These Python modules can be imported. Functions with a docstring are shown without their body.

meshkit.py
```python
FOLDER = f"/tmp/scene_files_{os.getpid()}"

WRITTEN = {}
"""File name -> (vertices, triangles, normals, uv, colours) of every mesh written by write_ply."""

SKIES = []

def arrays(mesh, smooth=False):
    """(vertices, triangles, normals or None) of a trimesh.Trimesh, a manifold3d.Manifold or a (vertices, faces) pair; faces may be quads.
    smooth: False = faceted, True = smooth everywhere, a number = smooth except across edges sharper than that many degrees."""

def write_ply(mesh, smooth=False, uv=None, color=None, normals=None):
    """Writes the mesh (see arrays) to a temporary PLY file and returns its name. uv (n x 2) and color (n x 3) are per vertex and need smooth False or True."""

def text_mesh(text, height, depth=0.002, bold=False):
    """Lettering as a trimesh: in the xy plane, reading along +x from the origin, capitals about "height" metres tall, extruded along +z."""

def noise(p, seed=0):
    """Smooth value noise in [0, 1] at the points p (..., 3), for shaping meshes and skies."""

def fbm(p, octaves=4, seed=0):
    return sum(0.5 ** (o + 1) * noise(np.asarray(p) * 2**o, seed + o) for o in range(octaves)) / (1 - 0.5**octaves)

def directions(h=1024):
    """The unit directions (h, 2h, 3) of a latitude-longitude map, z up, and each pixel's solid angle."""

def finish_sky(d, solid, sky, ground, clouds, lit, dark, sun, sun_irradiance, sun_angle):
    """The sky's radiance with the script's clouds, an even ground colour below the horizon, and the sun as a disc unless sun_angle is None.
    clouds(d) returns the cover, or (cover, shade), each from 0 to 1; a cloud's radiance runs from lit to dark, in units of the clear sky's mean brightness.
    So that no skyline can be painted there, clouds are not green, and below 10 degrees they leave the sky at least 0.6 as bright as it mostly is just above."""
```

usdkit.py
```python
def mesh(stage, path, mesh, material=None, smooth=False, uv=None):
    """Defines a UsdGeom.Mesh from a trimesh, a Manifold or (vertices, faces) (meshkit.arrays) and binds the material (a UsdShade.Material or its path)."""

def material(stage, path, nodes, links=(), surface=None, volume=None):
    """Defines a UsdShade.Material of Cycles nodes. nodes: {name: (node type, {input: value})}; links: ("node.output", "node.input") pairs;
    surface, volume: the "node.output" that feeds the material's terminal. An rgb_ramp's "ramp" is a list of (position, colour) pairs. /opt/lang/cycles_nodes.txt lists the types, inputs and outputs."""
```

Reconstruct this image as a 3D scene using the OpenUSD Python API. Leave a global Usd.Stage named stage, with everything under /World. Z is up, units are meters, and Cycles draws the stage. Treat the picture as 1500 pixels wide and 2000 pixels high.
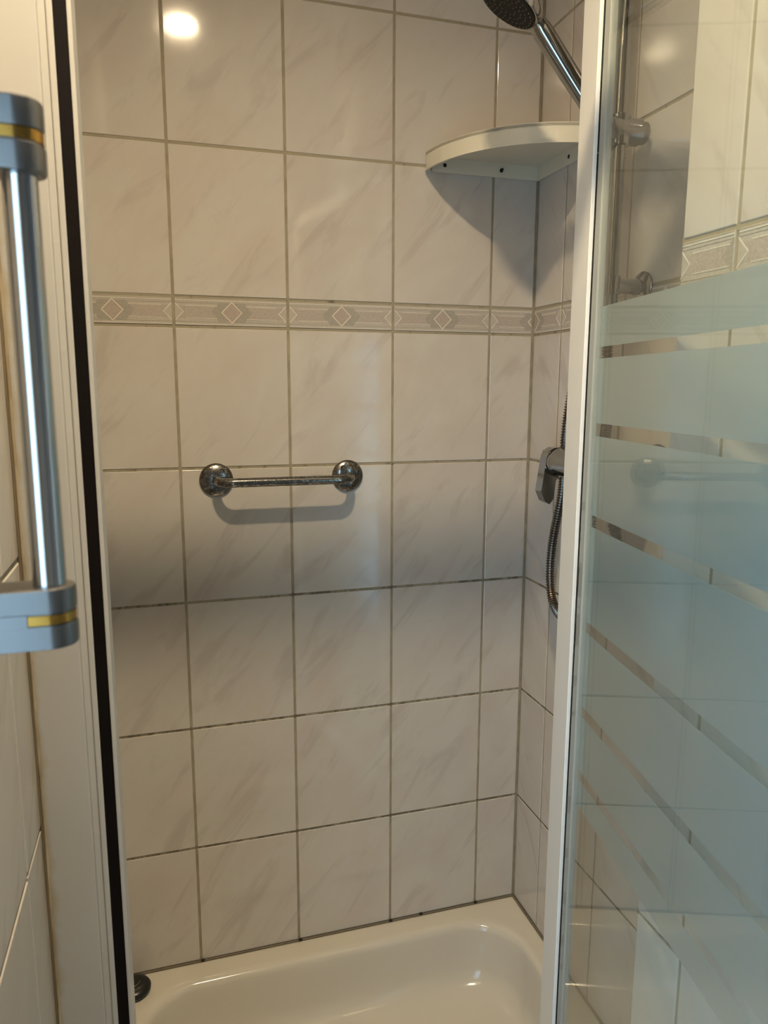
import math, random
import numpy as np, trimesh, usdkit
from shapely.geometry import Polygon, box as sbox, LineString
from shapely.ops import unary_union
from shapely import affinity
from pxr import Usd, UsdGeom, UsdLux, UsdShade, Gf, Sdf

random.seed(7)
stage = Usd.Stage.CreateInMemory()
UsdGeom.SetStageUpAxis(stage, UsdGeom.Tokens.z)
UsdGeom.SetStageMetersPerUnit(stage, 1.0)
world = UsdGeom.Xform.Define(stage, '/World')
stage.SetDefaultPrim(world.GetPrim())
UsdGeom.Scope.Define(stage, '/World/Looks')

# ------------------------------------------------------------------ camera, exposure, light levels
# world: back-right corner of the cubicle at x=0, y=0 on the tray rim (z=0); back wall runs to -x, right wall to -y
EXPOSURE = 0.0
LAMP = 1200.0
LAMP_COL = (1.0, 0.80, 0.51)
WINDOW = 5.0
WINDOW_COL = (0.31, 0.62, 1.0)
YAW, PITCH, ROLL, FPX = .2918, .1675, .0031, 1440.35
CAM = np.array([-.7234, -1.3709, 1.1461])
_c, _s = math.cos(YAW), math.sin(YAW)
FWD = np.array([_s * math.cos(PITCH), _c * math.cos(PITCH), -math.sin(PITCH)])
_r = np.array([_c, -_s, 0.]); _u = np.cross(_r, FWD)
RGT = math.cos(ROLL) * _r + math.sin(ROLL) * _u
UPV = -math.sin(ROLL) * _r + math.cos(ROLL) * _u
cam = UsdGeom.Camera.Define(stage, '/World/camera')
cam.AddTransformOp().Set(Gf.Matrix4d(*RGT, 0, *UPV, 0, *(-FWD), 0, *CAM, 1))
cam.CreateFocalLengthAttr(24.0)
cam.CreateHorizontalApertureAttr(24.0 * 1500 / FPX)
cam.CreateVerticalApertureAttr(24.0 * 2000 / FPX)
cam.CreateClippingRangeAttr(Gf.Vec2f(0.02, 50))
cam.CreateFStopAttr(12.0)
cam.CreateFocusDistanceAttr(1.38)
cam.CreateExposureAttr(EXPOSURE)

# daylight: a weak overcast sky outdoors, and the window pane's daylight
sky = UsdLux.DomeLight.Define(stage, '/World/sky')
sky.CreateColorAttr(Gf.Vec3f(.75, .87, 1.0)); sky.CreateIntensityAttr(0.6)

# ------------------------------------------------------------------ helpers
names = {}
def numbered(path):
    k = names.get(path, -1) + 1
    names[path] = k
    return path if k == 0 else f'{path}_{k:03d}'

def pth(parent):
    if parent is None: return '/World'
    return str(parent.GetPath()) if hasattr(parent, 'GetPath') else parent

def tag(o, label=None, cat=None, group=None, kind=None):
    p = o.GetPrim() if hasattr(o, 'GetPrim') else o
    for k, v in (('label', label), ('category', cat), ('group', group), ('kind', kind)):
        if v: p.SetCustomDataByKey(k, v)
    return p

def thing(name, label=None, cat=None, group=None, kind=None):
    x = UsdGeom.Xform.Define(stage, numbered('/World/' + name))
    return tag(x, label, cat, group, kind)

def part(name, mesh, mat, parent=None, smooth=False, label=None, **kw):
    if isinstance(mesh, (list, tuple)) and len(mesh) and isinstance(mesh[0], trimesh.Trimesh):
        mesh = trimesh.util.concatenate(mesh)
    m = usdkit.mesh(stage, numbered(pth(parent) + '/' + name), mesh, mat, smooth=smooth)
    tag(m, label, **kw)
    return m.GetPrim()

def hull(pts):
    return trimesh.convex.convex_hull(np.asarray(pts, float))

def box(x0, x1, y0, y1, z0, z1, b=0.0):
    """box with all edges chamfered by b"""
    if b <= 0:
        m = trimesh.creation.box((x1 - x0, y1 - y0, z1 - z0)); m.apply_translation(((x0 + x1) / 2, (y0 + y1) / 2, (z0 + z1) / 2)); return m
    pts = []
    for sx, X in ((1, x0), (-1, x1)):
        for sy, Yy in ((1, y0), (-1, y1)):
            for sz, Zz in ((1, z0), (-1, z1)):
                pts += [(X + sx * b, Yy + sy * b, Zz), (X + sx * b, Yy, Zz + sz * b), (X, Yy + sy * b, Zz + sz * b),
                        (X + sx * b * .3, Yy + sy * b * .3, Zz + sz * b * .3)]
    return hull(pts)

def frame_of(d):
    d = np.asarray(d, float); d = d / np.linalg.norm(d)
    a = np.array([0, 0, 1.]) if abs(d[2]) < .9 else np.array([1., 0, 0])
    u = np.cross(a, d); u /= np.linalg.norm(u)
    return u, np.cross(d, u), d

def lathe(profile, p, d, seg=40, caps=(True, True)):
    """profile: (distance along axis d from p, radius) pairs, from one end to the other"""
    u, v, w = frame_of(d); p = np.asarray(p, float)
    th = np.linspace(0, 2 * np.pi, seg, endpoint=False)
    V = []
    for h, r in profile:
        V.append(p + w * h + np.outer(np.cos(th), u) * r + np.outer(np.sin(th), v) * r)
    V = np.concatenate(V); n = len(profile); F = []
    for i in range(n - 1):
        for j in range(seg):
            a, b2 = i * seg + j, i * seg + (j + 1) % seg
            c, d2 = a + seg, b2 + seg
            F += [(a, b2, d2), (a, d2, c)]
    if caps[0] and profile[0][1] > 1e-6:
        k = len(V); V = np.vstack([V, p + w * profile[0][0]]); F += [(k, (j + 1) % seg, j) for j in range(seg)]
    if caps[1] and profile[-1][1] > 1e-6:
        k = len(V); V = np.vstack([V, p + w * profile[-1][0]]); o = (n - 1) * seg; F += [(k, o + j, o + (j + 1) % seg) for j in range(seg)]
    return trimesh.Trimesh(V, F, process=False)

def spline(pts, n):
    from scipy.interpolate import CubicSpline
    pts = np.asarray(pts, float)
    t = np.r_[0, np.cumsum(np.linalg.norm(np.diff(pts, axis=0), axis=1))]
    q = CubicSpline(t, pts)(np.linspace(0, t[-1], 400))
    L = np.r_[0, np.cumsum(np.linalg.norm(np.diff(q, axis=0), axis=1))]
    return np.stack([np.interp(np.linspace(0, L[-1], n), L, q[:, i]) for i in range(3)], 1), L[-1]

def tube(path, r, seg=16, ribs=None):
    path = np.asarray(path, float); n = len(path)
    t = np.gradient(path, axis=0); t /= np.linalg.norm(t, axis=1)[:, None]
    u = frame_of(t[0])[0]; V = []; th = np.linspace(0, 2 * np.pi, seg, endpoint=False)
    rr = np.broadcast_to(np.asarray(r, float), (n,))
    for i in range(n):
        u = u - t[i] * np.dot(u, t[i]); u /= np.linalg.norm(u); v = np.cross(t[i], u)
        V.append(path[i] + (np.outer(np.cos(th), u) + np.outer(np.sin(th), v)) * rr[i])
    V = np.concatenate(V); F = []
    for i in range(n - 1):
        for j in range(seg):
            a, b2 = i * seg + j, i * seg + (j + 1) % seg
            F += [(a, b2, b2 + seg), (a, b2 + seg, a + seg)]
    k = len(V); V = np.vstack([V, path[0], path[-1]])
    F += [(k, (j + 1) % seg, j) for j in range(seg)] + [(k + 1, (n - 1) * seg + j, (n - 1) * seg + (j + 1) % seg) for j in range(seg)]
    return trimesh.Trimesh(V, F, process=False)

def place(mesh, o, u, v, n):
    """local (u, v, n) coordinates into the world"""
    M = np.eye(4); M[:3, 0], M[:3, 1], M[:3, 2], M[:3, 3] = u, v, n, o
    m = mesh.copy(); m.apply_transform(M)
    return m

# ------------------------------------------------------------------ materials
def mat(name, nodes, links=(), surface='p.BSDF'):
    return usdkit.material(stage, '/World/Looks/' + name, nodes, links, surface=surface)

def plain(name, col, rough=.5, metal=0., **kw):
    return mat(name, {'p': ('principled_bsdf', dict(base_color=col, roughness=rough, metallic=metal, **kw))})

TILE_A, TILE_B, TILE_V = (.59, .55, .495), (.55, .48, .425), (.40, .34, .305)
def tile_mat(k):
    rr = random.Random(100 + k)
    off = (rr.uniform(-9, 9), rr.uniform(-9, 9), rr.uniform(-9, 9))
    t = 1.0 + rr.uniform(-.02, .02)
    ca, cb, cv = (tuple(c * t for c in q) for q in (TILE_A, TILE_B, TILE_V))
    return mat(f'marbled_tile_{k}', {
        'g': ('geometry', {}), 's': ('separate_xyz', {}), 'h': ('math', dict(math_type='add')),
        'c': ('combine_xyz', {}),                                        # (horizontal, height, 0)
        'm': ('mapping', dict(rotation=(0, 0, -.93), location=off)),
        'm2': ('mapping', dict(scale=(5.0, 22.0, 1.0))), 'm3': ('mapping', dict(scale=(5.0, 10., 1.0), location=(3.3, 1.7, 0))),
        'n1': ('noise_texture', dict(scale=1.0, detail=5.0, roughness=.58, distortion=.7)),
        'n2': ('noise_texture', dict(scale=1.0, detail=4.0, roughness=.6, distortion=.4)),
        'n3': ('noise_texture', dict(scale=7.0, detail=2.0)),
        'r1': ('rgb_ramp', dict(ramp=[(0, (0, 0, 0)), (.55, (0, 0, 0)), (.66, (.7,) * 3), (.80, (1, 1, 1)), (1, (1, 1, 1))])),
        'r2': ('rgb_ramp', dict(ramp=[(0, (0, 0, 0)), (.42, (0, 0, 0)), (.68, (1, 1, 1)), (1, (1, 1, 1))])),
        'x1': ('mix', dict(color1=ca, color2=cb)), 'x2': ('mix', dict(color2=cv)),
        'k': ('math', dict(math_type='multiply', value2=.5)), 'k2': ('math', dict(math_type='multiply', value2=.7)),
        'b': ('bump', dict(strength=.05, distance=.004)),
        'p': ('principled_bsdf', dict(roughness=.07, specular_ior_level=.5))},
        [('g.position', 's.vector'), ('s.x', 'h.value1'), ('s.y', 'h.value2'), ('h.value', 'c.x'), ('s.z', 'c.y'),
         ('c.vector', 'm.vector'), ('m.vector', 'm2.vector'), ('m.vector', 'm3.vector'), ('m2.vector', 'n1.vector'), ('m3.vector', 'n2.vector'),
         ('c.vector', 'n3.vector'), ('n1.fac', 'r1.fac'), ('n2.fac', 'r2.fac'), ('r2.color', 'k2.value1'), ('k2.value', 'x1.fac'), ('r1.color', 'k.value1'), ('k.value', 'x2.fac'),
         ('x1.color', 'x2.color1'), ('x2.color', 'p.base_color'), ('n3.fac', 'b.height'), ('b.normal', 'p.normal')])

TILES = [tile_mat(k) for k in range(7)]
def speckled(name, a, b, scale=260., rough=.2):
    return mat(name, {'g': ('geometry', {}), 'n': ('noise_texture', dict(scale=scale, detail=3.0)), 'x': ('mix', dict(color1=a, color2=b)),
                      'r': ('rgb_ramp', dict(ramp=[(0, (0, 0, 0)), (.4, (0, 0, 0)), (.6, (1, 1, 1)), (1, (1, 1, 1))])),
                      'p': ('principled_bsdf', dict(roughness=rough))},
               [('g.position', 'n.vector'), ('n.fac', 'r.fac'), ('r.color', 'x.fac'), ('x.color', 'p.base_color')])
M_BORDER = speckled('border_glaze', (.47, .425, .365), (.51, .465, .405))
M_MOTTLE = speckled('border_mottle', (.42, .36, .315), (.49, .43, .375), 420.)
M_SHADE = speckled('border_shade', (.36, .325, .275), (.40, .365, .31))
M_DIAMOND = speckled('border_diamond', (.42, .35, .30), (.46, .385, .33))
M_LINE = plain('border_line', (.72, .655, .565), .25)
M_GROUT = speckled('grout', (.36, .31, .22), (.30, .255, .18), 30., .8)
M_STAIN = mat('stained_grout', {      # the level joints are dirty, more so lower down
    'g': ('geometry', {}), 's': ('separate_xyz', {}), 'n': ('noise_texture', dict(scale=38., detail=4., roughness=.65)),
    'mr': ('map_range', dict(from_min=1.3, from_max=.1, to_min=-.15, to_max=.10, clamp=True)), 'a': ('math', dict(math_type='add')),
    'r': ('rgb_ramp', dict(ramp=[(0, (0, 0, 0)), (.44, (0, 0, 0)), (.58, (1, 1, 1)), (1, (1, 1, 1))])),
    'x': ('mix', dict(color1=(.335, .29, .205), color2=(.15, .125, .085))), 'p': ('principled_bsdf', dict(roughness=.8))},
    [('g.position', 's.vector'), ('g.position', 'n.vector'), ('s.z', 'mr.value'), ('mr.result', 'a.value1'), ('n.fac', 'a.value2'), ('a.value', 'r.fac'), ('r.color', 'x.fac'), ('x.color', 'p.base_color')])
M_WHITE = plain('white_lacquer', (.86, .84, .79), .28)
M_PROFILE = mat('yellowed_white_profile', {      # white lacquer with yellow-brown stains along the wall side
    'g': ('geometry', {}), 's': ('separate_xyz', {}), 'mr': ('map_range', dict(from_min=-.8445, from_max=-.828, to_min=.34, to_max=-.25, clamp=True)),
    'n': ('noise_texture', dict(scale=26., detail=4., roughness=.6)), 'a': ('math', dict(math_type='add')),
    'r': ('rgb_ramp', dict(ramp=[(0, (0, 0, 0)), (.52, (0, 0, 0)), (.9, (1, 1, 1)), (1, (1, 1, 1))])),
    'x': ('mix', dict(color1=(.53, .52, .50), color2=(.43, .36, .24))), 'p': ('principled_bsdf', dict(roughness=.3))},
    [('g.position', 's.vector'), ('g.position', 'n.vector'), ('s.x', 'mr.value'), ('mr.result', 'a.value1'), ('n.fac', 'a.value2'), ('a.value', 'r.fac'), ('r.color', 'x.fac'), ('x.color', 'p.base_color')])
M_STRIP = plain('matt_white_strip', (.82, .80, .75), .5)
M_FRAME = plain('white_frame', (.56, .55, .53), .3)
M_BLACK = plain('black_rubber', (.006, .004, .004), .8, specular_ior_level=.15)
M_MOULD = plain('black_mould', (.012, .01, .008), .8)
M_SEAL = speckled('stained_sealant', (.46, .37, .25), (.33, .25, .15), 18., .5)
M_TRAY = plain('tray_acrylic', (.62, .575, .49), .12)
M_SHELF = plain('cream_plastic', (.71, .655, .52), .3)
M_CHROME = plain('chrome', (.34, .34, .34), .09, 1.0)
M_TARN = mat('tarnished_chrome', {'g': ('geometry', {}), 'n': ('noise_texture', dict(scale=150., detail=5., roughness=.7)),
    'r': ('rgb_ramp', dict(ramp=[(0, (.07, .065, .06)), (.42, (.13, .12, .11)), (.60, (.36, .35, .33)), (1, (.46, .45, .43))])),
    'r2': ('rgb_ramp', dict(ramp=[(0, (.45,) * 3), (.45, (.30,) * 3), (.60, (.12,) * 3), (1, (.1,) * 3)])),
    'p': ('principled_bsdf', dict(metallic=1.0))},
    [('g.position', 'n.vector'), ('n.fac', 'r.fac'), ('n.fac', 'r2.fac'), ('r.color', 'p.base_color'), ('r2.color', 'p.roughness')])
M_BAR = plain('polished_bar', (.56, .56, .56), .12, 1.0)
M_HOSE = plain('steel_hose', (.23, .195, .16), .30, 1.0)
M_SATIN = plain('satin_chrome', (.25, .24, .23), .36, 1.0)
M_GOLD = plain('gold_band', (.60, .33, .07), .25, 1.0)
M_DARK = plain('dark_nozzle_plate', (.03, .024, .016), .8, specular_ior_level=.2)
M_RUBBER = plain('grey_nozzle', (.09, .072, .045), .7)
M_HOLE = plain('dark_hole', (.01, .009, .008), .7)
M_GASKET = plain('clear_gasket', (.55, .56, .50), .3, alpha=.55)
M_CEIL = plain('ceiling_paint', (.62, .60, .57), .9)
M_PLASTER = plain('wall_paint', (.42, .42, .41), .85)
M_FLOOR = speckled('floor_tile', (.13, .125, .12), (.17, .165, .155), 60., .3)
M_SHADE_CUP = plain('lamp_shade_grey', (.22, .21, .20), .5)
M_BULB = mat('lamp_bulb', {'e': ('emission', dict(color=LAMP_COL, strength=LAMP))}, surface='e.emission')
def schlick(spec):
    return ({'lw': ('layer_weight', dict(blend=.5)), 'pw': ('math', dict(math_type='power', value2=5.0)), 'ma': ('math', dict(math_type='multiply_add', value2=.96 * spec, value3=.04 * spec)),
             'gl': ('glossy_bsdf', dict(color=(1, 1, 1), roughness=0.0, distribution='ggx'))},
            [('lw.facing', 'pw.value1'), ('pw.value', 'ma.value1')])
_n, _l = schlick(1.0)
M_GLASS = mat('clear_glass', {**_n, 't': ('transparent_bsdf', dict(color=(.955, .975, .955))), 'mx': ('mix_closure', {})},
              _l + [('ma.value', 'mx.fac'), ('t.BSDF', 'mx.closure1'), ('gl.BSDF', 'mx.closure2')], surface='mx.closure')
M_FROST = mat('frosted_print', {
    'gs': ('glass_bsdf', dict(color=(.95, .95, .91), roughness=.24, IOR=1.2)), 'tr': ('translucent_bsdf', dict(color=(.56, .80, .95))), 'df': ('diffuse_bsdf', dict(color=(.50, .74, .90))),
    'm1': ('mix_closure', dict(fac=.5)), 'm2': ('mix_closure', dict(fac=.36)), 'ts': ('transparent_bsdf', dict(color=(.95, .98, .96))), 'm3': ('mix_closure', dict(fac=.14))},
    [('tr.BSDF', 'm1.closure1'), ('df.BSDF', 'm1.closure2'), ('gs.BSDF', 'm2.closure1'), ('m1.closure', 'm2.closure2'), ('m2.closure', 'm3.closure1'), ('ts.BSDF', 'm3.closure2')], surface='m3.closure')

# ------------------------------------------------------------------ tiled walls
HB, H = .051, .25
ROWS = [(-.25, 0.), (0., .25), (.25, .5), (.5, .75), (.75, 1.0), (1.0, 1.25), (1.25, 1.301), (1.301, 1.551), (1.551, 1.801), (1.801, 2.051), (2.051, 2.301)]
ZTOP, ZFLOOR = 2.22, -.18
J, TT, BV = .0046, .008, .0011

def tile_local(w, h):
    a, b = w / 2, h / 2
    pts = []
    for sx in (-1, 1):
        for sy in (-1, 1):
            pts += [(sx * a, sy * b, -TT), (sx * a, sy * b, -BV), (sx * (a - BV * .3), sy * (b - BV * .3), -BV * .35), (sx * (a - BV), sy * (b - BV), 0)]
    return hull(pts)

def flat(poly, n0, t=.00025):
    if poly.is_empty: return None
    ps = [g for g in (poly.geoms if hasattr(poly, 'geoms') else [poly]) if g.geom_type == 'Polygon' and g.area > 1e-8]
    if not ps: return None
    ms = [trimesh.creation.extrude_polygon(g, t) for g in ps]
    m = trimesh.util.concatenate(ms); m.apply_translation((0, 0, n0)); return m

def motif():
    """print of a full 200 x 50 mm border tile, u from 0 to .2, v from 0 to .05"""
    vc = .0255
    dia = lambda cx, rx, ry: Polygon([(cx - rx, vc), (cx, vc + ry), (cx + rx, vc), (cx, vc - ry)])
    ring = lambda cx, rx, ry, t: dia(cx, rx, ry).difference(dia(cx, rx - t * 1.3, ry - t * 1.3))
    lines = [ring(.1, .0185, .019, .0019), sbox(0, .0445, .2, .0457), sbox(0, .0035, .2, .0046)]
    for c in (0., .2):
        lines.append(ring(c, .0175, .0185, .0016))
    for u0, u1 in ((.021, .074), (.126, .179)):
        for v in (vc - .0105, vc + .0105):
            for k in np.arange(u0, u1, .0032):
                lines.append(sbox(k, v - .0007, k + .0021, v + .0007))
    shade = Polygon([(.064, vc), (.078, vc + .0165), (.122, vc + .0165), (.136, vc), (.122, vc - .0165), (.078, vc - .0165)]).difference(dia(.1, .0165, .017))
    thin = unary_union([sbox(0, .0475, .2, .0482), sbox(0, .0405, .2, .0411), sbox(0, .0085, .2, .0091)])
    mott = unary_union([sbox(.004, vc - .0095, .196, vc + .0095)]).difference(Polygon([(.064, vc), (.074, vc + .012), (.126, vc + .012), (.136, vc), (.126, vc - .012), (.074, vc - .012)]))
    mott = mott.difference(unary_union([dia(0, .017, .018), dia(.2, .017, .018)]))
    return dict(print_line=(unary_union(lines), M_LINE, .0005), print_shade=(unary_union([shade, thin]), M_SHADE, .0003), print_mottle=(mott, M_MOTTLE, .0002), print_diamond=(dia(.1, .0155, .016), M_DIAMOND, .0004))
MOTIF = motif()

def tile_wall(w, o, u, n, cols, seed, z0=0., z1=ZTOP, flip=False, tilt=.0012):
    """tiles as parts of wall w. o: foot point of u=0, cols: (u0, u1, start of the full tile) triples; the tile faces lie on the wall plane"""
    rr = random.Random(seed)
    u, n, v = np.asarray(u, float), np.asarray(n, float), np.array([0, 0, 1.])
    o = np.asarray(o, float)
    sg = np.dot(np.cross(u, v), n)
    ua, ub = min(c[0] for c in cols), max(c[1] for c in cols)
    js = []
    for a, b in ROWS[1:]:
        if z0 + .02 < a < z1:
            q = box(ua, ub, a - J / 2 - .0012, a + J / 2 + .0012, -.004, -.00125)
            q = place(q, o, u, v, n)
            if sg < 0: q.invert()
            js.append(q)
    part('level_joint', js, M_STAIN, w)
    for r, (a, b) in enumerate(ROWS):
        a2, b2 = max(a, z0), min(b, z1)
        if b2 - a2 < .01: continue
        for (c0, c1, cf) in cols:
            if c1 - c0 < .008: continue
            tw, th = c1 - c0 - J, b2 - a2 - J
            m = tile_local(tw, th)
            R = trimesh.transformations.rotation_matrix(rr.gauss(0, tilt), (1, 0, 0)) @ trimesh.transformations.rotation_matrix(rr.gauss(0, tilt), (0, 1, 0))
            m.apply_transform(R)
            ctr = o + u * (c0 + c1) / 2 + v * (a2 + b2) / 2 + n * rr.uniform(-.0003, .0001)
            def put(mm):
                q = place(mm, ctr, u, v, n)
                if sg < 0: q.invert()
                return q
            if r == 6:
                t = part('border_tile', put(m), M_BORDER, w)
                for nm, (poly, pm, pz) in MOTIF.items():
                    q = affinity.translate(poly, cf - (c0 + c1) / 2, -HB / 2)
                    q = q.intersection(sbox(-tw / 2 + .001, -th / 2 + .001, tw / 2 - .001, th / 2 - .001))
                    fm = flat(q, 0, pz)
                    if fm is not None:
                        fm.apply_transform(R)
                        part(nm, put(fm), pm, t)
            else:
                part('tile', put(m), TILES[rr.randrange(len(TILES))], w)

XL, YD = -.845, -.69          # left wall plane; plane of the shower's front
YJ, XJ, YE = -.668, -.18, -.95   # partition beside the shower: inner corner, its face, its outer end
RX, RY = 1.1, -2.6            # far side and rear of the bathroom
G = .0016                     # grout lies this far behind the tile faces
wb = thing('wall_back', kind='structure', label='back wall of the shower, marbled beige tiles with a patterned border row')
part('grout', box(XL - .06, .06, G, .10, ZFLOOR, ZTOP), M_GROUT, wb)
C3 = .0948
tile_wall(wb, (0, 0, 0), (1, 0, 0), (0, -1, 0), [(-C3, -.001, -C3), (-C3 - .2, -C3, -C3 - .2), (-C3 - .4, -C3 - .2, -C3 - .4), (-C3 - .6, -C3 - .4, -C3 - .6), (XL + .001, -C3 - .6, -C3 - .8)], 1)

wr = thing('wall_right', kind='structure', label='right wall of the shower carrying the mixer and riser rail')
part('grout', box(G, .10, YJ, G, ZFLOOR, ZTOP), M_GROUT, wr)
W0 = .1076
tile_wall(wr, (0, 0, 0), (0, -1, 0), (-1, 0, 0), [(.001, W0, W0 - .2), (W0, W0 + .2, W0), (W0 + .2, W0 + .4, W0 + .2), (W0 + .4, -YJ, W0 + .4)], 2)

wl = thing('wall_left', kind='structure', label='left wall running past the shower front into the bathroom')
WY0, WY1, WZ0, WZ1 = -1.66, -1.08, .02, 1.50
part('grout', box(XL - .10, XL - G, WY1, G, ZFLOOR, ZTOP), M_GROUT, wl)
part('plaster', [box(XL - .10, XL - G, RY, WY0, ZFLOOR, ZTOP), box(XL - .10, XL - G, WY0, WY1, ZFLOOR, WZ0), box(XL - .10, XL - G, WY0, WY1, WZ1, ZTOP)], M_PLASTER, wl)
JL = -.765
edges = [0., -.165, -.365, -.565, JL, JL - .2, -1.078]
tile_wall(wl, (XL, 0, 0), (0, 1, 0), (1, 0, 0), [(edges[i + 1], edges[i] - (.001 if i == 0 else 0), edges[i + 1]) for i in range(len(edges) - 1)], 3, z0=ZFLOOR)

wf = thing('wall_front', kind='structure', label='tiled end of the partition beside the shower opening')
part('grout', box(XJ + G, RX, YE + G, YJ - G, ZFLOOR, ZTOP), M_GROUT, wf)
tile_wall(wf, (XJ, 0, 0), (0, -1, 0), (-1, 0, 0), [(-YJ + .0005, .750, -YJ), (.750, .95, .750)], 4, z0=ZFLOOR)
tile_wall(wf, (XJ, YJ, 0), (1, 0, 0), (0, 1, 0), [(.0005, -XJ - .0085, .0)], 5)
tile_wall(wf, (XJ, YE, 0), (1, 0, 0), (0, -1, 0), [(.0005, .2, .0)] + [(.2 * k, .2 * k + .2, .2 * k) for k in range(1, 6)], 6, z0=ZFLOOR)

# the rest of the bathroom
ww = thing('wall_rear', kind='structure', label='painted rear wall of the bathroom')
part('plaster', box(XL - .1, RX + .1, RY - .1, RY, ZFLOOR, ZTOP), M_PLASTER, ww)
wx = thing('wall_side', kind='structure', label='painted far side wall of the bathroom')
part('plaster', box(RX, RX + .1, RY, YE, ZFLOOR, ZTOP), M_PLASTER, wx)
wn = thing('window_1', kind='structure', label='bathroom window with a white frame, behind the camera')
XW = XL - .06
part('window_frame', [box(XW - .02, XW + .03, WY0 + .001, WY0 + .05, WZ0 + .001, WZ1 - .001, .004), box(XW - .02, XW + .03, WY1 - .05, WY1 - .001, WZ0 + .001, WZ1 - .001, .004), box(XW - .02, XW + .03, WY0 + .05, WY1 - .05, WZ0 + .001, WZ0 + .05, .004),
                      box(XW - .02, XW + .03, WY0 + .05, WY1 - .05, WZ1 - .05, WZ1 - .001, .004)], M_WHITE, wn)
part('pane', box(XW + .003, XW + .007, WY0 + .05, WY1 - .05, WZ0 + .05, WZ1 - .05), M_GLASS, wn)
day = UsdLux.RectLight.Define(stage, '/World/daylight')
day.AddTranslateOp().Set(Gf.Vec3d(XL - .095, (WY0 + WY1) / 2, (WZ0 + WZ1) / 2)); day.AddRotateYOp().Set(-90.0)
day.CreateWidthAttr(WZ1 - WZ0); day.CreateHeightAttr(WY1 - WY0)
day.CreateColorAttr(Gf.Vec3f(*WINDOW_COL)); day.CreateIntensityAttr(WINDOW); day.CreateNormalizeAttr(False)
cl = part('ceiling', box(XL - .1, RX + .1, RY - .1, .1, ZTOP, ZTOP + .06), M_CEIL, label='white bathroom ceiling', kind='structure')
fl = part('floor', box(XL - .1, RX + .1, RY - .1, .1, ZFLOOR - .08, ZFLOOR), M_FLOOR, label='bathroom floor', kind='structure')

# ceiling lamp: round base with a recessed bulb (seen mirrored in the tiles)
LX, LY, LZ = -.622, -1.0, 2.152
lp = thing('ceiling_lamp', 'round white ceiling lamp with one recessed bulb, above the camera', 'lamp')
part('base', lathe([(0, .10), (.02, .10), (.028, .09)], (LX, LY, ZTOP - .0282), (0, 0, 1), 40), M_WHITE, lp, smooth=40)
part('shade', lathe([(.030, .0500), (0, .0512), (.0, .0530), (.004, .0540), (.033, .0540), (.0331, .0005)], (LX, LY, LZ), (0, 0, 1), 40, (False, True)), M_SHADE_CUP, lp, smooth=30)
part('bulb', lathe([(0, .046), (.002, .046)], (LX, LY, LZ + .0250), (0, 0, 1), 40), M_BULB, lp)

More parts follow.
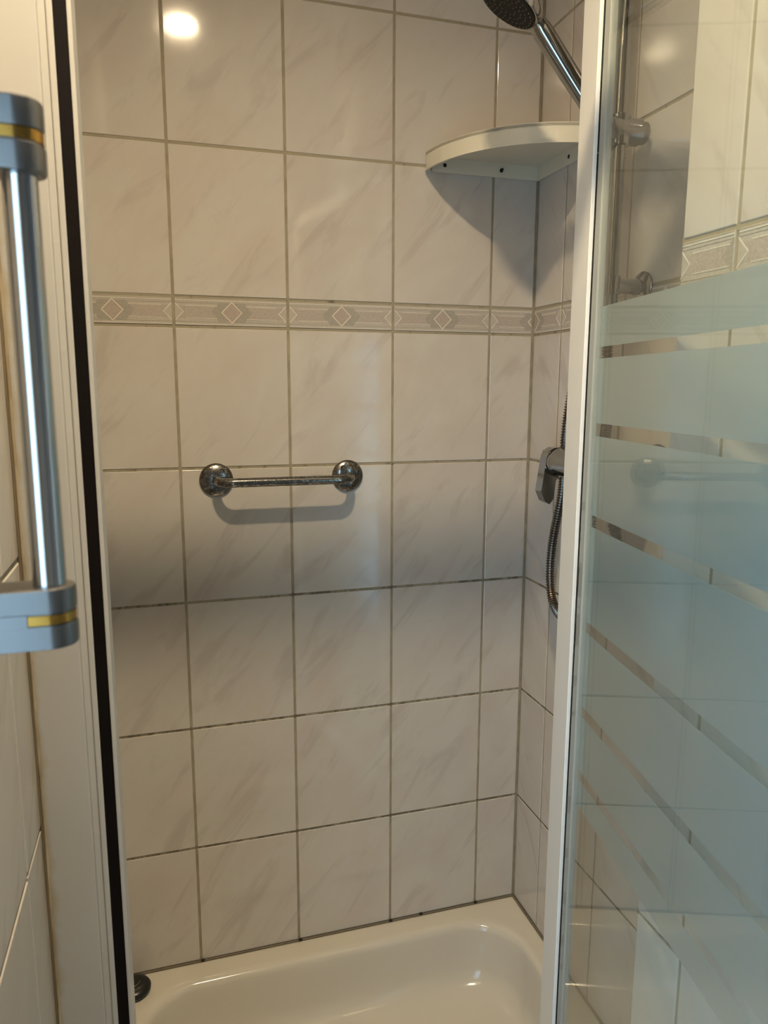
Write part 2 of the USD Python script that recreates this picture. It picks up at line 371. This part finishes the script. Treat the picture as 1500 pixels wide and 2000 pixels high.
# ------------------------------------------------------------------ shower tray
def rrect(x0, x1, y0, y1, r, n=10):
    pts = []
    for cx, cy, a in ((x1 - r, y1 - r, 0), (x0 + r, y1 - r, 90), (x0 + r, y0 + r, 180), (x1 - r, y0 + r, 270)):
        for k in range(n + 1):
            t = math.radians(a + 90 * k / n); pts.append((cx + r * math.cos(t), cy + r * math.sin(t)))
    return np.array(pts)
def loft(rings, close_bottom=True):
    V = np.concatenate(rings); m = len(rings[0]); F = []
    for i in range(len(rings) - 1):
        for j in range(m):
            a, b2 = i * m + j, i * m + (j + 1) % m
            F += [(a, b2, b2 + m), (a, b2 + m, a + m)]
    if close_bottom:
        k = len(V); V = np.vstack([V, rings[-1].mean(0)]); o = (len(rings) - 1) * m
        F += [(o + j, o + (j + 1) % m, k) for j in range(m)]
    return trimesh.Trimesh(V, F, process=False)
tray = thing('shower_tray', 'cream white shower tray with a deep rounded basin at the foot of the tiles', 'shower tray')
TX0, TX1, TY0, TY1 = XL + .001, -.001, YD - .02, -.001
rings = []
def ring(x0, x1, y0, y1, r, z):
    q = rrect(x0, x1, y0, y1, r); rings.append(np.c_[q, np.full(len(q), z)])
ring(TX0, TX1, TY0, TY1, .003, ZFLOOR + .001); ring(TX0, TX1, TY0, TY1, .003, -.006); ring(TX0 + .002, TX1 - .002, TY0 + .002, TY1 - .002, .004, -.001)
ring(TX0 + .006, TX1 - .006, TY0 + .006, TY1 - .006, .006, 0.0)
bx0, bx1, by0, by1 = -.812, -.045, TY0 + .07, -.052
for d, z in ((-.012, 0.0), (-.006, -.0008), (0.0, -.003), (.0040, -.008), (.0062, -.015), (.0080, -.032), (.0105, -.065), (.014, -.095), (.022, -.115), (.038, -.128), (.060, -.135), (.09, -.138), (.16, -.141)):
    ring(bx0 + d, bx1 - d, by0 + d, by1 - d, .105 + max(0, d) * .35, z)
part('tray_shell', loft(rings), M_TRAY, tray, smooth=35)
part('sealant', [box(TX0, TX1, -.0045, .0, -.0005, .0028, .001), box(-.0045, .0, YJ, -.001, -.0005, .0028, .001)], plain('dirty_joint', (.16, .13, .09), .6), tray, label='dirty dark joint along the tiles')
for (mx, my) in ((-C3 - .6 + .003, -.004), (-C3 - .4 + .002, -.004), (-C3 - .2, -.004), (-C3 - .13, -.003), (-.004, -.2), (-C3, -.003)):
    s = trimesh.creation.icosphere(subdivisions=2, radius=.0032); s.apply_scale((1.3, .8, .9)); s.apply_translation((mx, my, .0035))
    part('mould_spot', s, M_MOULD, tray, smooth=60)
cap = thing('drain_stopper', 'black round stopper lying on the tray rim in the back left corner', 'stopper')
part('cap', lathe([(0, .026), (.004, .030), (.010, .031), (.016, .027), (.019, .018), (.020, .0)], (-.822, -.044, .0003), (0, 0, 1), 40), plain('black_plastic', (.010, .010, .009), .3), cap, smooth=50)
hk, _ = spline([(-.832, -.048, .0195), (-.826, -.058, .0225), (-.816, -.054, .0225), (-.812, -.042, .0195)], 20)
part('pull_loop', tube(hk, .0010, 8), plain('wire', (.35, .34, .30), .3, 1.0), cap, smooth=50)

# ------------------------------------------------------------------ shower front: fixed frame on the left wall and along the top
HZ0, HZ1 = 1.692, 1.738
fr = thing('shower_enclosure', 'white shower door frame with a black magnetic strip fixed to the left wall', 'door frame')
Z0, Z1 = .0008, HZ0
part('wall_profile', box(XL + .0008, -.802, YD, YD + .034, Z0, Z1, .0015), M_PROFILE, fr, label='yellowed white wall profile')
part('ridge', box(-.8021, -.7954, YD + .0012, YD + .034, Z0, Z1, .0009), M_FRAME, fr)
part('ridge', box(-.7955, -.7903, YD - .0010, YD + .034, Z0, Z1, .0012), M_FRAME, fr)
part('magnetic_strip', box(-.7903, -.7803, YD - .001, YD + .030, Z0, Z1, .0008), M_BLACK, fr, label='black magnetic rubber strip')
part('edge_lip', box(-.7802, -.7765, YD - .002, YD + .034, Z0, Z1, .0008), M_FRAME, fr)
part('header_rail', box(XL + .0008, XJ - .0008, YD + .003, YD + .023, HZ0 + .0005, HZ1, .002), M_FRAME, fr)
bead, _ = spline([(XL + .0025, YD - .001, z) for z in np.linspace(Z0, Z1, 5)], 120)
rr = np.random.RandomState(3); bead[:, 1] += np.convolve(rr.normal(0, .0011, 120), np.ones(5) / 5, 'same'); 
part('sealant', tube(bead, .0016, 8), M_SEAL, fr, smooth=60, label='brownish sealant bead')
dk, _ = spline([(XL + .0005, YD - .0035, z) for z in np.linspace(Z0, Z1, 5)], 120)
dk[:, 1] += np.convolve(rr.normal(0, .0010, 120), np.ones(5) / 5, 'same')
part('dirt_line', tube(dk, .0012, 6), plain('dirt', (.17, .125, .07), .8), fr)

# ------------------------------------------------------------------ glass pivot door, swung open on the right
PA = math.radians(10.5)
PD = np.array([-math.sin(PA), -math.cos(PA), 0.])       # along the panel, towards the camera
PN = np.array([PD[1], -PD[0], 0.])                      # its left face, towards the opening
P0 = np.array([-.172, -.49, 0.])
def door(a0, a1, n0, n1, z0, z1, b=0.0):
    m = box(a0, a1, n0, n1, z0, z1, b); q = place(m, P0, PD, PN, np.array([0, 0, 1.]))
    if np.linalg.det(np.stack([PD, PN, [0, 0, 1.]], 1)) < 0: q.invert()
    return q
DW, DZ0, DZ1 = .585, .012, 1.68
GT = .005
dr = thing('shower_door', 'open glass shower door with frosted bands and a white edge strip', 'shower door')
part('glass_pane', door(-.02, DW, -GT, 0, DZ0 + .03, DZ1 - .02), M_GLASS, dr)
stripes = [(1.184, 1.199), (1.083, 1.100), (.960, .976), (.810, .826), (.685, .701), (.590, .604)]
lev = [1.250] + [q for s in stripes for q in (s[1], s[0])] + [.550]
for i in range(0, len(lev), 2):
    part('frosted_band', door(.0165, DW - .02, -GT - .0008, -GT - .0003, lev[i + 1], lev[i]), M_FROST, dr)
part('edge_strip', door(-.060, -.004, -GT - .0075, .0085, DZ0, DZ1, .0010), M_STRIP, dr, label='white edge strip')
gk = door(-.004, .0045, -GT - .004, .0045, DZ0 + .02, DZ1 - .02, .001)
# ragged black mould between the strip and the gasket
zz = np.linspace(DZ0 + .02, 1.62, 260); rm = np.random.RandomState(5)
wv = np.convolve(rm.normal(0, .0022, 260), np.ones(4) / 4, 'same'); grow = np.clip((1.32 - zz) * 4, .15, 1)
V, F = [], []
for i, z in enumerate(zz):
    a, b2 = -.0050, -.0047 + .0023 * min(1, max(.3, (1.5 - z) * 2)) + abs(wv[i]) * 1.2 * grow[i]
    for (al, nn) in ((a, .0034), (b2, .0034), (b2, -.002), (a, -.002)):
        V.append(P0 + PD * al + PN * nn + np.array([0, 0, z]))
for i in range(len(zz) - 1):
    for j in range(4):
        a, b2 = i * 4 + j, i * 4 + (j + 1) % 4
        F += [(a, b2, b2 + 4), (a, b2 + 4, a + 4)]
part('mould_line', trimesh.Trimesh(V, F, process=False), M_MOULD, dr, label='ragged line of black mould')
part('gasket', door(-.001, .0155, -GT - .0025, .0026, DZ0 + .02, DZ1 - .02, .001), M_GASKET, dr, label='clear plastic gasket')
part('top_rail', door(-.004, DW, -GT - .008, .008, DZ1 - .03, DZ1, .002), M_WHITE, dr)
part('bottom_rail', door(-.004, DW, -GT - .008, .008, DZ0, DZ0 + .035, .002), M_WHITE, dr)
part('outer_strip', door(DW, DW + .03, -GT - .008, .008, DZ0, DZ1, .002), M_WHITE, dr)
part('pivot_pin', [lathe([(0, .006), (.0125, .006)], P0 + PD * .18 + PN * -.0025 + np.array([0, 0, .0003]), (0, 0, 1), 16), lathe([(0, .006), (HZ0 - DZ1 + .001, .006)], P0 + PD * .18 + PN * -.0025 + np.array([0, 0, DZ1 - .0005]), (0, 0, 1), 16)], M_CHROME, dr, smooth=40)

# ------------------------------------------------------------------ grab bar on the back wall
gb = thing('grab_bar', 'short tarnished chrome grab bar on the back wall of the shower', 'grab bar')
GX0, GX1, GZ, GY = -.632, -.386, .9785, -.056
for gx in (GX0, GX1):
    fl_ = part('flange', lathe([(0, .0300), (.002, .0305), (.004, .0298), (.0065, .027), (.0095, .021), (.0115, .013), (.0125, .0)], (gx, -.0003, GZ), (0, -1, 0), 48), M_TARN, gb, smooth=40)
    for dx, dz in ((.010, .0165), (-.010, -.0165)):
        part('screw', lathe([(0, .0045), (.0016, .0042), (.0018, .0022), (.0008, .0018), (.0008, .0)], (gx + dx * (1 if gx == GX0 else -1), -.0085, GZ + dz), (0, -1, 0), 18), M_HOLE, fl_, smooth=40)
rb = .030
pp = [(GX0, y, GZ) for y in (-.008, -.016, GY + rb)]
for t in np.linspace(10, 90, 9): pp.append((GX0 + rb - rb * math.cos(math.radians(t)), GY + rb - rb * math.sin(math.radians(t)), GZ))
pp += [(x, GY, GZ) for x in np.linspace(GX0 + rb + .02, GX1 - rb - .02, 6)]
for t in np.linspace(90, 0, 10): pp.append((GX1 - rb + rb * math.cos(math.radians(t)), GY + rb - rb * math.sin(math.radians(t)), GZ))
pp += [(GX1, y, GZ) for y in (-.016, -.008)]
part('bar', tube(pp, .0084, 24), M_TARN, gb, smooth=60)

# ------------------------------------------------------------------ corner shelf
sf = thing('corner_shelf', 'cream plastic quarter-round shelf in the back right corner', 'shelf')
SR, SZ0, SZ1 = .236, 1.541, 1.572
th = np.radians(np.linspace(180, 270, 40))
arc = np.c_[np.cos(th), np.sin(th)]
g0 = .0006
quarter = Polygon([(-g0, -g0)] + [tuple(q) for q in arc * SR + np.array([-g0, -g0]) * 0])
quarter = quarter.intersection(sbox(-1, -1, -g0, -g0)).buffer(-.008).buffer(.008)
pl = trimesh.creation.extrude_polygon(quarter, .005); pl.apply_translation((0, 0, SZ1 - .0055))
part('plate', pl, M_SHELF, sf)
inner = quarter.buffer(-.0045)
lipring = quarter.difference(inner)
cornercut = sbox(-.2, -.2, .0, .0)
front = lipring.difference(Polygon([(0, 0), (-.225, 0), (-.225, -.006), (-.006, -.006), (-.006, -.225), (0, -.225)]))
lm = trimesh.creation.extrude_polygon(front if front.geom_type == 'Polygon' else max(front.geoms, key=lambda g: g.area), SZ1 - SZ0 - .0008); lm.apply_translation((0, 0, SZ0))
part('front_lip', lm, M_SHELF, sf, smooth=30)
top = trimesh.creation.extrude_polygon(lipring, .0012); top.apply_translation((0, 0, SZ1 - .0008))
part('rim', top, M_SHELF, sf)
part('back_flange', box(-.222, -g0, -.0052, -g0, SZ0, SZ1 - .005, .0006), M_SHELF, sf)
part('back_flange', box(-.0052, -g0, -.222, -.0053, SZ0, SZ1 - .005, .0006), M_SHELF, sf)
for (hx, hy, d) in ((-.197, -.0051, (0, -1, 0)), (-.082, -.0051, (0, -1, 0)), (-.0051, -.12, (-1, 0, 0))):
    part('screw_hole', lathe([(0, .0036), (.0004, .0036), (.0007, .0)], (hx, hy, SZ0 + .0125), d, 16), M_HOLE, sf)
part('screw', lathe([(0, .0014), (.007, .0014), (.007, .0026), (.0085, .0020)], (-.0835, -.0052, SZ0 + .0125), (0, -1, 0), 12), M_HOLE, sf)

# ------------------------------------------------------------------ riser rail, hand shower, mixer, hoses on the right wall
RLX, RLY = -.058, -.354
rl = thing('riser_rail', 'vertical chrome shower rail on the right wall behind the glass', 'shower rail')
part('rail', lathe([(0, .0085), (.002, .0105), (.585, .0105), (.587, .0085)], (RLX, RLY, 1.262), (0, 0, 1), 28), M_CHROME, rl, smooth=40)
for z in (1.300, 1.80):
    a = part('wall_mount', lathe([(0, .023), (.003, .0235), (.006, .021), (.009, .012), (.05, .0105), (.056, .0105)], (-.0003, RLY, z), (-1, 0, 0), 32), M_CHROME, rl, smooth=40)
    part('collar', lathe([(0, .0125), (.001, .0135), (.027, .0135), (.028, .0125)], (RLX, RLY, z - .014), (0, 0, 1), 28), M_CHROME, a, smooth=40)
part('end_nut', lathe([(0, .0095), (.004, .012), (.040, .012), (.044, .0105)], (RLX, RLY, 1.2175), (0, 0, 1), 12), M_CHROME, rl)
sl = part('slider', [lathe([(0, .017), (.003, .019), (.052, .019), (.055, .017)], (RLX + .034, RLY, 1.520), (-1, 0, 0), 32), lathe([(0, .015), (.002, .0165), (.040, .0165), (.042, .015)], (RLX, RLY, 1.499), (0, 0, 1), 28)], M_CHROME, rl, smooth=40)
part('clamp_knob', lathe([(0, .013), (.004, .016), (.014, .016), (.018, .012), (.019, .0)], (RLX + .028, RLY, 1.520), (1, 0, 0), 24), M_CHROME, sl, smooth=40)

S0, S1 = np.array([-.066, RLY, 1.500]), np.array([-.196, RLY + .002, 1.647])
hd = (S1 - S0) / np.linalg.norm(S1 - S0); hl = np.linalg.norm(S1 - S0)
hs = thing('hand_shower', 'chrome hand shower with dark nozzle plate hanging high in the right corner', 'hand shower')
part('handle', lathe([(0, .0085), (.004, .0105), (.03, .0118), (.07, .0128), (hl * .6, .0138), (hl - .012, .0142), (hl, .012)], S0, hd, 28), M_CHROME, hs, smooth=40)
part('grip_line', [tube([S0 + hd * .05 + q * .0126, S0 + hd * (hl - .03) + q * .0139], .0007, 6) for q in (np.array([-.63, -.5, -.57]) / np.linalg.norm([-.63, -.5, -.57]), np.array([-.3, -.9, -.3]) / np.linalg.norm([-.3, -.9, -.3]))], M_SATIN, hs)
fn = np.array([-.47, .19, -.866]); fn /= np.linalg.norm(fn)
hc = S1 + hd * .024 + np.array([-.024, .0, .006])
part('head', lathe([(-.024, .0), (-.023, .014), (-.018, .030), (-.009, .043), (.0, .048), (.007, .048), (.009, .0465), (.009, .0425)], hc, fn, 48), M_CHROME, hs, smooth=40)
npl = part('nozzle_plate', lathe([(.008, .0425), (.0105, .0422), (.0112, .040), (.0112, .0)], hc, fn, 48), M_DARK, hs, smooth=30)
u_, v_, w_ = frame_of(fn); nz = []
for rr_, k in ((.037, 30), (.029, 24), (.021, 17), (.012, 10)):
    for i in range(k):
        a = 2 * math.pi * i / k + rr_ * 40
        nz.append(lathe([(0, .0013), (.0016, .0008), (.0016, .0)], hc + fn * .0110 + rr_ * (math.cos(a) * u_ + math.sin(a) * v_), fn, 6))
part('nozzles', nz, M_RUBBER, npl, kind='stuff')

mx = thing('shower_mixer', 'chrome single lever shower mixer on the right wall partly hidden by the door edge', 'mixer tap')
MZ, MX = 1.018, -.064
part('body', lathe([(0, .020), (.004, .0235), (.05, .0245), (.16, .0245), (.195, .0235), (.205, .0255), (.212, .0255), (.214, .024)], (MX, -.447, MZ), (0, 1, 0), 36), M_CHROME, mx, smooth=40)
for y in (-.430 + .012, -.280):
    part('wall_rosette', lathe([(0, .034), (.003, .0345), (.010, .030), (.018, .019), (.042, .017), (.05, .017)], (-.0003, y, MZ + .010), (-1, 0, 0), 36), M_CHROME, mx, smooth=40)
part('outlet', lathe([(0, .0105), (.002, .012), (.016, .012), (.02, .010)], (MX, -.345, MZ - .043), (0, 0, 1), 12), M_CHROME, mx)
part('outlet', lathe([(0, .0105), (.002, .012), (.016, .012), (.02, .010)], (MX, -.405, MZ - .043), (0, 0, 1), 12), M_CHROME, mx)
# lever: a round cap with a blade hanging down and outwards
LYc = -.2330
prof = Polygon([(-.024, .010), (-.020, .020), (-.010, .0255), (.002, .0262), (.014, .022), (.022, .012), (.0235, -.004), (.020, -.016), (.010, -.024), (-.004, -.030), (-.008, -.064), (-.015, -.073), (-.024, -.068), (-.0325, -.050), (-.029, -.026), (-.026, -.004)]).buffer(.002).buffer(-.002)
lv = trimesh.creation.extrude_polygon(prof, .022); lv.apply_transform(np.array([[1, 0, 0, MX], [0, 0, -1, LYc + .022], [0, 1, 0, MZ], [0, 0, 0, 1]]))
part('lever', lv, M_CHROME, mx)
part('lever_cap', lathe([(0, .0225), (.002, .022), (.0035, .019), (.0035, .0)], (MX, LYc - .0002, MZ), (0, -1, 0), 32), M_SATIN, mx, smooth=30)
part('lever_inset', box(MX - .010, MX + .004, LYc - .0036, LYc - .001, MZ - .014, MZ + .016, .001), M_CHROME, mx)

def hose(name, label, pts, r=.0084):
    q, L = spline(pts, 10)
    n = int(L / .00125); q, L = spline(pts, n)
    ph = np.arange(n) % 4
    return tag(part(name, tube(q, r * np.array([1.0, 1.0, .76, .76])[ph], 14), M_HOSE, smooth=False), label, 'shower hose')
hose('shower_hose', 'ribbed steel hose hanging in a loop beside the white door edge and the mixer lever',
     [S0 - hd * .002, S0 - hd * .016, (-.058, -.316, 1.445), (-.046, -.275, 1.37), (-.034, -.236, 1.25), (-.028, -.205, 1.144), (-.028, -.188, 1.055), (-.030, -.188, .955), (-.032, -.172, .885), (-.034, -.166, .80), (-.038, -.184, .757), (-.046, -.235, .738), (-.056, -.300, .77), (-.062, -.335, .86), (MX, -.345, MZ - .043)])
hose('shower_hose', 'second ribbed steel hose running from the foot of the riser rail behind the frosted glass',
     [(RLX, RLY, 1.218), (RLX - .001, RLY - .002, 1.19), (-.062, -.372, 1.13), (-.095, -.415, 1.068), (-.105, -.445, .99), (-.090, -.462, .91), (-.070, -.455, .86), (-.062, -.428, .865), (-.063, -.410, .92), (MX, -.405, MZ - .043)])

# ------------------------------------------------------------------ vertical handle on the left wall, close to the camera
vh = thing('wall_handle', 'vertical chrome handle bar with satin end brackets and gold bands on the left wall', 'handle')
HX, HY, HR = -.7762, -1.010, .0112
def stad(r, x0):
    return Polygon([(x0, -r)] + [(HX + r * math.cos(t), r * math.sin(t)) for t in np.linspace(-math.pi / 2, math.pi / 2, 24)] + [(x0, r)])
def slab(poly, z0, z1, ch=.0):
    if ch <= 0:
        m = trimesh.creation.extrude_polygon(poly, z1 - z0); m.apply_translation((0, HY, z0)); return m
    ins = poly.buffer(-ch, join_style=1)
    a = np.array(poly.exterior.coords); b = np.array(ins.exterior.coords)
    pts = [(x, y + HY, z) for x, y in a for z in (z0 + ch, z1 - ch)] + [(x, y + HY, z) for x, y in b for z in (z0, z1)]
    mid = np.array(poly.buffer(-ch * .3).exterior.coords)
    pts += [(x, y + HY, z) for x, y in mid for z in (z0 + ch * .3, z1 - ch * .3)]
    return hull(pts)
for (z0, z1) in ((1.2335, 1.2630), (1.0275, 1.0560)):
    zm = (z0 + z1) / 2
    b = part('bracket', [slab(stad(HR, XL + .0006), z0, zm - .0023, .0016), slab(stad(HR - .0012, XL + .0006), zm - .0026, zm + .0026), slab(stad(HR, XL + .0006), zm + .0023, z1, .0016)], M_SATIN, vh, smooth=30)
    part('bracket_side', slab(stad(HR, XL + .0006).intersection(sbox(-1, -1, HX - .0088, 1)), zm - .0030, zm + .0030), M_SATIN, b)
    part('gold_band', slab(stad(HR - .0004, HX - .0085), zm - .0022, zm + .0022), M_GOLD, b, smooth=30, label='gold band')
part('bar', lathe([(0, .0073), (.1815, .0073)], (HX, HY, 1.054), (0, 0, 1), 40), M_BAR, vh, smooth=40)
